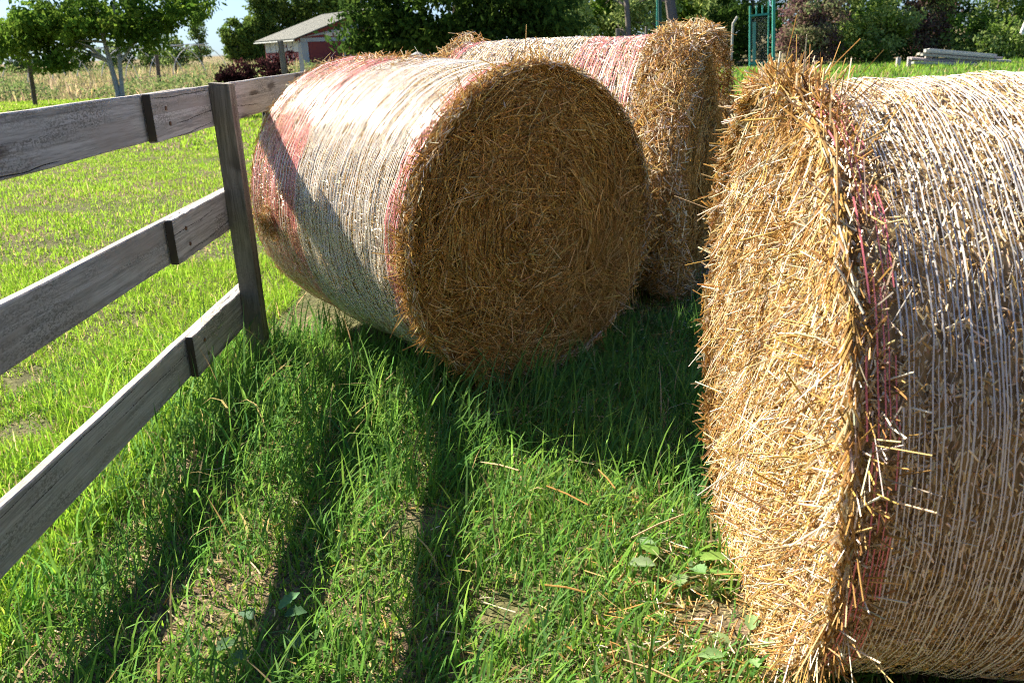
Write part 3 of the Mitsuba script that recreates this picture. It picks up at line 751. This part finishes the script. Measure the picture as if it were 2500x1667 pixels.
def shrub(key, label, x, y, z, rx, ry, rz, n, size, cols, seed, clump=0.5, ncl=80, extra=(), group=None, droop=0.3):
    tree(key, label, 'shrub', [([(x, y, -0.1), (x, y, z * 0.5), (x + 0.05, y, z)], [0.09, 0.07, 0.04])], [(x, y, z, rx, ry, rz, 6), (x, y, max(z * 0.4, 0.3), rx * 0.95, ry, z * 0.45, 3), *extra], n, size, clump, ncl, cols, (0.09, 0.075, 0.065), seed, limbs=6, group=group, droop=droop)


shrub('purple_shrub', 'purple leaved shrub right beside the green gate', 14.7, 42.2, 2.5, 1.7, 1.3, 2.5, 7500, 0.19, PURPLE + LEAF_PALE[2:3], 101)
shrub('hedge_shrub', 'big pale green shrub in the hedge between the two purple ones', 18.0, 42.2, 2.7, 2.5, 1.6, 3.0, 10000, 0.22, LEAF_PALE + LEAF_SUN, 102, 0.55, 100)
shrub('purple_shrub_001', 'purple grey shrub in the hedge above the plank pile', 20.6, 43.0, 2.5, 1.3, 1.1, 2.5, 5000, 0.19, PURPLE + LEAF_PALE[:1], 103)
shrub('hedge_shrub_001', 'green shrub in the hedge at the right edge, beyond the planks', 23.2, 41.8, 2.5, 2.4, 1.5, 2.9, 9000, 0.22, LEAF_SUN + LEAF_PALE, 104, 0.55, 90)
shrub('hedge_shrub_002', 'dark green shrub behind the purple one by the gate', 16.3, 45.0, 3.2, 2.4, 1.5, 3.4, 7000, 0.24, LEAF_DARK, 105, 0.6, 90)
shrub('hedge_shrub_003', 'dark green shrub at the back of the hedge above the planks', 21.8, 45.4, 3.2, 2.8, 1.5, 3.4, 7000, 0.24, LEAF_DARK, 106, 0.6, 90)
shrub('hedge_shrub_004', 'dark shrub in the hedge corner at the far right', 26.2, 44.0, 3.0, 2.2, 1.5, 3.2, 6000, 0.24, LEAF_DARK + LEAF_SUN, 107, 0.6, 80)
shrub('hedge_shrub_005', 'leafy green shrub under the white framed window at the right edge', 22.6, 39.6, 0.9, 1.0, 0.8, 0.9, 3500, 0.2, LEAF_SUN + LEAF_PALE, 109)
shrub('hedge_shrub_006', 'dark green shrub behind the gate and the purple shrub', 13.2, 47.0, 3.2, 2.6, 1.5, 3.4, 7000, 0.24, LEAF_DARK, 110, 0.6, 90)
shrub('hedge_shrub_007', 'dark tall shrub in the back row above the pale green hedge shrub', 19.0, 47.0, 3.6, 2.8, 1.5, 3.8, 7000, 0.26, LEAF_DARK, 111, 0.6, 90)
shrub('copper_shrub', 'low almost black copper leaved bush behind the top rail, in front of the barn', -6.0, 22.0, 0.80, 0.95, 0.6, 0.66, 7000, 0.09, [(0.022, 0.012, 0.014), (0.03, 0.014, 0.017), (0.016, 0.010, 0.012), (0.06, 0.02, 0.024)], 108, 0.24, 60, extra=[(-6.7, 22, 0.95, 0.35, 0.3, 0.12, 1.0), (-5.6, 22, 1.5, 0.45, 0.3, 0.3, 0.5)], droop=-0.2)

# left background
BG = [(-33.4, 92, 2.0, 1.7, 1.9), (-36.8, 94, 1.7, 2.2, 1.5), (-40.8, 95, 1.9, 2.3, 1.6), (-44.8, 93, 2.0, 2.4, 1.8), (-49.5, 92, 2.2, 2.6, 2.0), (-54.5, 90, 2.2, 2.6, 2.0)]
BGL = ['grey green bush right of the second field post, at the right end of the row', 'grey green bush behind the second field post', 'grey green bush just right of the twin trunks', 'grey green bush behind the twin trunks', 'grey green bush behind the polytunnel hoops', 'grey green bush at the far left behind the first field post']
for k, (x, y, z, rx, rz) in enumerate(BG):
    shrub('field_bush' + (f'_{k:03d}' if k else ''), BGL[k], x, y, z, rx, 1.5, rz, 2400, 0.34, LEAF_FAR + LEAF_PALE[:1], 120 + k, 0.6, 40, group='bushes beyond the meadow')
tree('slender_tree', 'slender airy tree standing alone against the sky behind the field fence', 'tree', [([(-30.3, 90, -0.1), (-30.3, 90, 2), (-30.2, 90, 4.6)], [0.12, 0.1, 0.03])],
     [(-30.2, 90, 3.9, 0.85, 0.7, 1.5, 5), (-30.4, 90, 1.9, 1.1, 0.8, 1.1, 4)], 2300, 0.26, 0.4, 60, LEAF_FAR + LEAF_PALE[:1], (0.14, 0.13, 0.12), 131, limbs=10, droop=0.8)
FAR = [(-35.6, 124, 3.6, 2.8, 3.4), (-32.0, 126, 6.0, 3.2, 4.8), (-28.4, 127, 5.8, 3.0, 4.6), (-24.7, 126, 6.4, 3.0, 4.8), (-21.0, 128, 6.4, 3.2, 4.8)]
FL = ['lowest broad dark tree at the left end of the clump behind the barn', 'tall dark tree, second from the left behind the barn', 'dark tree in the middle of the clump above the barn roof', 'dark tree above the barn roof ridge', 'dark tree behind the right end of the barn roof']
for k, (x, y, z, R, rz) in enumerate(FAR):
    tree('far_tree' + (f'_{k:03d}' if k else ''), FL[k], 'tree', [([(x, y, -0.1), (x, y, z), (x, y, z + rz * 0.6)], [0.35, 0.25, 0.08])],
         [(x, y, z, R, 2.0, rz, 6), (x, y, z * 0.5, R * 0.9, 1.8, z * 0.5, 3)], 9000, 0.55, 0.95, 120, LEAF_FAR, (0.1, 0.085, 0.07), 140 + k, limbs=6, group='trees behind the barn')


# ------------------------------------------------------------------ barn
say('barn', 'red timber barn with pale green roof and blue grey trim behind the front bale', 'barn')
C0 = np.array([-18.9, 84.0, 0.0]); LU = unit(np.array([-7.6, 12.0, 0])); GU = np.array([LU[1], -LU[0], 0.0])
BL, BW, EH, SL = 10.5, 14.0, 2.75, 0.33


def bp(l, g, z, o=0.0):
    """Barn point: l along the long wall, g along the gable, z up, o out of the gable."""
    return C0 + LU * (l - o) + GU * g + [0, 0, z]


def slab(p, q, thick, nrm):
    a = np.array(p); b = a + np.asarray(nrm) * thick
    return trimesh.convex.convex_hull(np.vstack([a, b]))


RED, SUNLIT_RED, BLUE, ROOF = (0.13, 0.020, 0.022), (0.26, 0.075, 0.08), (0.25, 0.315, 0.36), (0.026, 0.043, 0.040)  # second red: the barn red with sunlight on the long wall mixed into it
APEX = EH + SL * BW / 2
put('barn__wall', trimesh.convex.convex_hull(np.array([bp(0, 0, -0.2), bp(0, BW, -0.2), bp(0, 0, EH), bp(0, BW, EH), bp(0, BW / 2, APEX), bp(BL, 0, -0.2), bp(BL, BW, -0.2), bp(BL, 0, EH), bp(BL, BW, EH), bp(BL, BW / 2, APEX)])), 'plain_mat', color=RED)
for k in range(6):
    l0 = 0.15 + k * (BL - 0.3) / 6; l1 = l0 + (BL - 0.3) / 6 - 0.12
    put('barn__panel', slab([bp(l0, 0, 0.0), bp(l1, 0, 0.0), bp(l1, 0, 1.45), bp(l0, 0, 1.45)], None, 0.05, -GU), 'plain_mat', color=SUNLIT_RED)
    put('barn__window', slab([bp(l0, 0, 1.55), bp(l1, 0, 1.55), bp(l1, 0, 2.5), bp(l0, 0, 2.5)], None, 0.04, -GU), 'plain_mat', color=(0.40, 0.46, 0.46))
    put('barn__trim', slab([bp(l0 - 0.14, 0, 0), bp(l0 - 0.01, 0, 0), bp(l0 - 0.01, 0, 2.6), bp(l0 - 0.14, 0, 2.6)], None, 0.09, -GU), 'plain_mat', color=BLUE)
for g0, g1, z0, z1, col, nm in ((0.9, 4.1, 0.0, 2.35, RED, 'door'), (4.6, 7.6, 0.0, 2.35, RED, 'door'), (8.2, 11.2, 0, 2.35, RED, 'door')):
    put('barn__' + nm, slab([bp(0, g0, z0), bp(0, g1, z0), bp(0, g1, z1), bp(0, g0, z1)], None, 0.06, -LU), 'plain_mat', color=col)
put('barn__gable_frame', cat([slab([bp(0, 0.1, 2.4), bp(0, BW / 2, 2.4), bp(0, BW / 2, 2.75), bp(0, 0.1, 2.75)], None, 0.05, -LU),
    slab([bp(0, 0.1, 2.76), bp(0, BW / 2, EH + SL * BW / 2 - 1.5), bp(0, BW / 2, EH + SL * BW / 2 - 0.95), bp(0, 0.9, 2.85)], None, 0.055, -LU),
    slab([bp(0, 0.02, 0), bp(0, 0.8, 0), bp(0, 0.8, 2.38), bp(0, 0.02, 2.38)], None, 0.045, -LU), slab([bp(0, 4.2, 0), bp(0, 4.5, 0), bp(0, 4.5, 2.38), bp(0, 4.2, 2.38)], None, 0.045, -LU),
    slab([bp(0, 7.7, 0), bp(0, 8.1, 0), bp(0, 8.1, 2.38), bp(0, 7.7, 2.38)], None, 0.045, -LU)]), 'plain_mat', color=BLUE)
for g in (2.6, 3.5, 4.4):
    put('barn__gable_window', slab([bp(0, g, 2.85), bp(0, g + 0.75, 2.85), bp(0, g + 0.75, 2.7 + 0.19 * g), bp(0, g, 2.68 + 0.17 * g)], None, 0.07, -LU), 'plain_mat', color=(0.48, 0.50, 0.42))
ov = 0.7
for sgn, nm in ((0, 'roof'), (1, 'roof')):
    gE, gR = (-ov, BW / 2) if sgn == 0 else (BW + ov, BW / 2)
    zE, zR = EH - SL * ov + 0.08, APEX + 0.08
    put('barn__' + nm, slab([bp(-0.7, gE, zE), bp(-0.7, gR, zR), bp(BL + 1.0, gR, zR), bp(BL + 1.0, gE, zE)], None, 0.12, (0, 0, 1)), 'plain_mat', color=ROOF)
put('barn__gutter', tube([bp(-0.7, -ov - 0.05, EH - SL * ov), bp(BL + 1, -ov - 0.05, EH - SL * ov)], 0.07, 6), 'plain_mat', color=(0.36, 0.42, 0.42))

# unseen building added behind the camera: hides low sky, keeps the bale fronts dark
say('added_sky_block', 'unseen dark timber block added behind the camera to hide the low sky', 'added_sky_block')
put('added_sky_block__wall', box((-9, -8.5, -0.1), (14, -3.6, 3.6), 0.02), 'plain_mat', color=(0.075, 0.055, 0.042))
for k in range(46):
    put('added_sky_block__plank', box((-8.98 + 0.5 * k, -3.6, 0.0), (-8.52 + 0.5 * k, -3.572, 3.55), 0.006), 'plain_mat', color=(0.08, 0.06, 0.045))
put('added_sky_block__roof', trimesh.convex.convex_hull(np.array([(-9.5, -2.9, 3.45), (-9.5, -2.9, 3.6), (14.5, -2.9, 3.45), (14.5, -2.9, 3.6), (-9.5, -6, 5.5), (14.5, -6, 5.5), (-9.5, -9, 3.5), (14.5, -9, 3.5)])), 'plain_mat', color=(0.10, 0.075, 0.065))

# posts and small things behind the bales
m = beam((-4.88, 20, -0.2), (-4.92, 20, 1.76), 0.11, 0.11, 0.01)
put('gate_post', m, 'post_mat', smooth=30); say('gate_post', 'square weathered post standing alone in front of the barn', 'post')
m = trimesh.creation.extrude_polygon(__import__('shapely').geometry.Polygon([(-0.05, 0), (0.05, 0), (0.06, 1.3), (0.035, 1.69), (-0.02, 1.62)]), 0.03)
m.apply_transform(trimesh.transformations.rotation_matrix(math.pi / 2, (1, 0, 0))); m.apply_translation((-4.06, 18, 0))
put('split_stake', m, 'plain_mat', color=(0.42, 0.42, 0.41)); say('split_stake', 'pale grey split stake beside the lone post, just above the front bale', 'stake')

rt = np.random.default_rng(17)
m = trimesh.creation.icosphere(4, 1.0); v = m.vertices * [0.36, 0.36, 0.44]
nn = meshkit.fbm(v * 4.0, 3, 5) - 0.5
m.vertices = v * (1 + 0.35 * nn[:, None]) + [-1.32, 14, 0.965]
base = box((-1.85, 13.55, -0.05), (-0.85, 14.45, 0.98), 0.03)
put('tarpaulin_heap__cover', m, 'plain_mat', smooth=True, color=(0.20, 0.22, 0.23)); put('tarpaulin_heap__stack', base, 'plain_mat', color=(0.2, 0.16, 0.12))
say('tarpaulin_heap', 'crumpled grey tarpaulin over a stack, just showing above the front bale', 'tarpaulin')
m = trimesh.creation.extrude_polygon(__import__('shapely').geometry.Polygon([(-0.9, 0), (0.1, 0), (0.1, 1.485), (-0.12, 1.46), (-0.45, 1.41), (-0.9, 1.4)]), 0.04)
m.apply_transform(trimesh.transformations.rotation_matrix(math.pi / 2, (1, 0, 0))); m.apply_translation((-0.55, 12, 0))
put('grey_partition', m, 'plain_mat', color=(0.16, 0.18, 0.19)); say('grey_partition', 'dark grey panel with sloping top edge between the front bale and the rear bale', 'panel')

# green pole, gate, mesh fence
GRN = (0.03, 0.26, 0.215)
put('green_pole__shaft', tube([(7.38, 41, -0.2), (7.32, 41, 2.4), (7.24, 41, 4.2)], 0.085, 10), 'plain_mat', smooth=40, color=(0.01, 0.06, 0.055))
put('green_pole__rail', beam((7.22, 40.9, -0.2), (7.14, 40.9, 4.2), 0.07, 0.07), 'plain_mat', color=GRN)
say('green_pole', 'tall dark green steel pole behind the rear bale', 'pole')
say('green_gate', 'tall green steel gate with wire mesh between two posts, left of the purple shrub', 'gate')
put('green_gate__post', beam((11.58, 41, -0.2), (11.42, 41, 2.75), 0.075, 0.075), 'plain_mat', color=GRN)
put('green_gate__post', beam((12.68, 41, -0.2), (12.46, 41, 3.3), 0.12, 0.12), 'plain_mat', color=GRN)
put('green_gate__upright', beam((12.40, 40.96, 0.1), (12.25, 40.96, 2.9), 0.055, 0.05), 'plain_mat', color=GRN)
put('green_gate__panel', beam((11.76, 40.97, 0.1), (11.65, 40.97, 2.05), 0.14, 0.03), 'plain_mat', color=(0.08, 0.30, 0.26))
put('green_gate__bar', beam((11.45, 40.95, 2.32), (12.3, 40.95, 2.38), 0.05, 0.09), 'plain_mat', color=GRN)
put('green_gate__bar', beam((11.55, 40.95, 0.25), (12.4, 40.95, 0.25), 0.05, 0.09), 'plain_mat', color=GRN)
for x in (11.72, 11.99):
    put('green_gate__bar', beam((x, 40.95, 2.37), (x - 0.02, 40.95, 2.75), 0.05, 0.05), 'plain_mat', color=GRN)
mesh_w = [beam((11.5 + 0.06 * k, 40.93, 0.28), (11.5 + 0.06 * k - 0.1, 40.93, 2.32), 0.003, 0.003) for k in range(1, 15)] + [beam((11.5, 40.93, 0.3 + 0.1 * k), (12.35, 40.93, 0.3 + 0.1 * k), 0.003, 0.003) for k in range(20)]
put('green_gate__mesh', cat(mesh_w), 'plain_mat', color=(0.25, 0.30, 0.28)); say('green_gate__mesh', 'wire mesh filling', kind='stuff')
say('mesh_fence', 'grey wire fence with pale concrete posts in front of the wood', 'fence')
for x in (11.2, 8.4, 5.6, 2.8):
    put('mesh_fence__post', cat([beam((x, 43, -0.2), (x, 43, 2.05), 0.09, 0.09), beam((x, 43, 2.04), (x + 0.2, 43, 2.35), 0.09, 0.09)]) if x > 11 else beam((x, 43, -0.2), (x, 43, 1.75), 0.07, 0.07), 'plain_mat', color=(0.40, 0.40, 0.38))
for z in (0.1, 0.5, 0.9, 1.3, 1.6):
    put('mesh_fence__wire', tube([(2.8, 42.93, z), (11.2, 42.93, z)], 0.006, 4), 'plain_mat', color=(0.22, 0.23, 0.22))
for x, h in ((3.95, 1.86), (4.9, 1.9)):
    k = put('wooden_stake', beam((x, 30, -0.2), (x, 30, h), 0.13 if x < 4.5 else 0.06, 0.12, 0.01), 'post_mat', smooth=30)
    say(k, 'short square wooden stake just above the rear bale' if x < 4.5 else 'thin grey stake just above the rear bale, right of the square one', 'stake')

# plank pile
say('plank_pile', 'heap of grey weathered planks lying in front of the hedge on the right', 'plank pile')
rp = np.random.default_rng(23)
PL = [(17.3, 20.1, 36.0, 0.66, 0.33), (17.2, 20.0, 35.75, 0.62, 0.30), (17.5, 20.3, 36.25, 0.67, 0.34), (16.95, 19.7, 35.6, 0.50, 0.20), (17.1, 20.2, 36.2, 0.52, 0.22), (17.6, 20.4, 35.9, 0.50, 0.24),
      (16.5, 19.4, 35.5, 0.38, 0.05), (16.6, 19.5, 35.8, 0.36, 0.07), (16.8, 20.1, 36.1, 0.37, 0.10), (17.3, 20.5, 35.6, 0.28, 0.12), (17.9, 20.6, 35.9, 0.26, 0.12), (16.4, 19.2, 35.3, 0.22, 0.03)]
for x0, x1, y, z0, z1 in PL:
    put('plank_pile__plank', beam((x0, y + rp.normal(0, 0.12), z0), (x1, y + rp.normal(0, 0.12), z1), 0.22, 0.085, 0.006, rp.normal(0, 0.15)), 'plain_mat', color=pick([(0.33, 0.33, 0.33), (0.28, 0.28, 0.28), (0.37, 0.37, 0.37)], 1, 0.08, rp)[0])
for x in (16.05, 16.5, 17.2):
    put('plank_pile__support', beam((x, 35.6, -0.1), (x + 0.05, 35.7, 0.42), 0.16, 0.12, 0.008), 'plain_mat', color=(0.38, 0.36, 0.34))

# shed whose window just enters the frame at the right
say('garden_shed', 'white framed shed window just showing at the right edge of the hedge', 'shed')
put('garden_shed__wall', box((23.9, 38.1, -0.1), (26, 40, 2.6), 0.01), 'plain_mat', color=(0.10, 0.14, 0.09))
fr = [beam((22.3, 38, 1.15), (25, 38, 1.1), 0.08, 0.1), beam((22.28, 38, 1.15), (22.5, 38, 2.0), 0.08, 0.1), beam((22.5, 38, 2.0), (25, 38, 2.0), 0.08, 0.1)]
put('garden_shed__window_frame', cat(fr), 'plain_mat', color=(0.75, 0.76, 0.76))
put('garden_shed__window_pane', trimesh.convex.convex_hull(np.array([(22.35, 38.0, 1.18), (22.52, 38.0, 1.97), (24.9, 38.0, 1.97), (24.9, 38.0, 1.15), (22.35, 38.02, 1.18), (22.52, 38.02, 1.97), (24.9, 38.02, 1.97), (24.9, 38.02, 1.15)])), 'pane_mat')
scene['pane_mat'] = princ((0.05, 0.09, 0.14), 0.08)
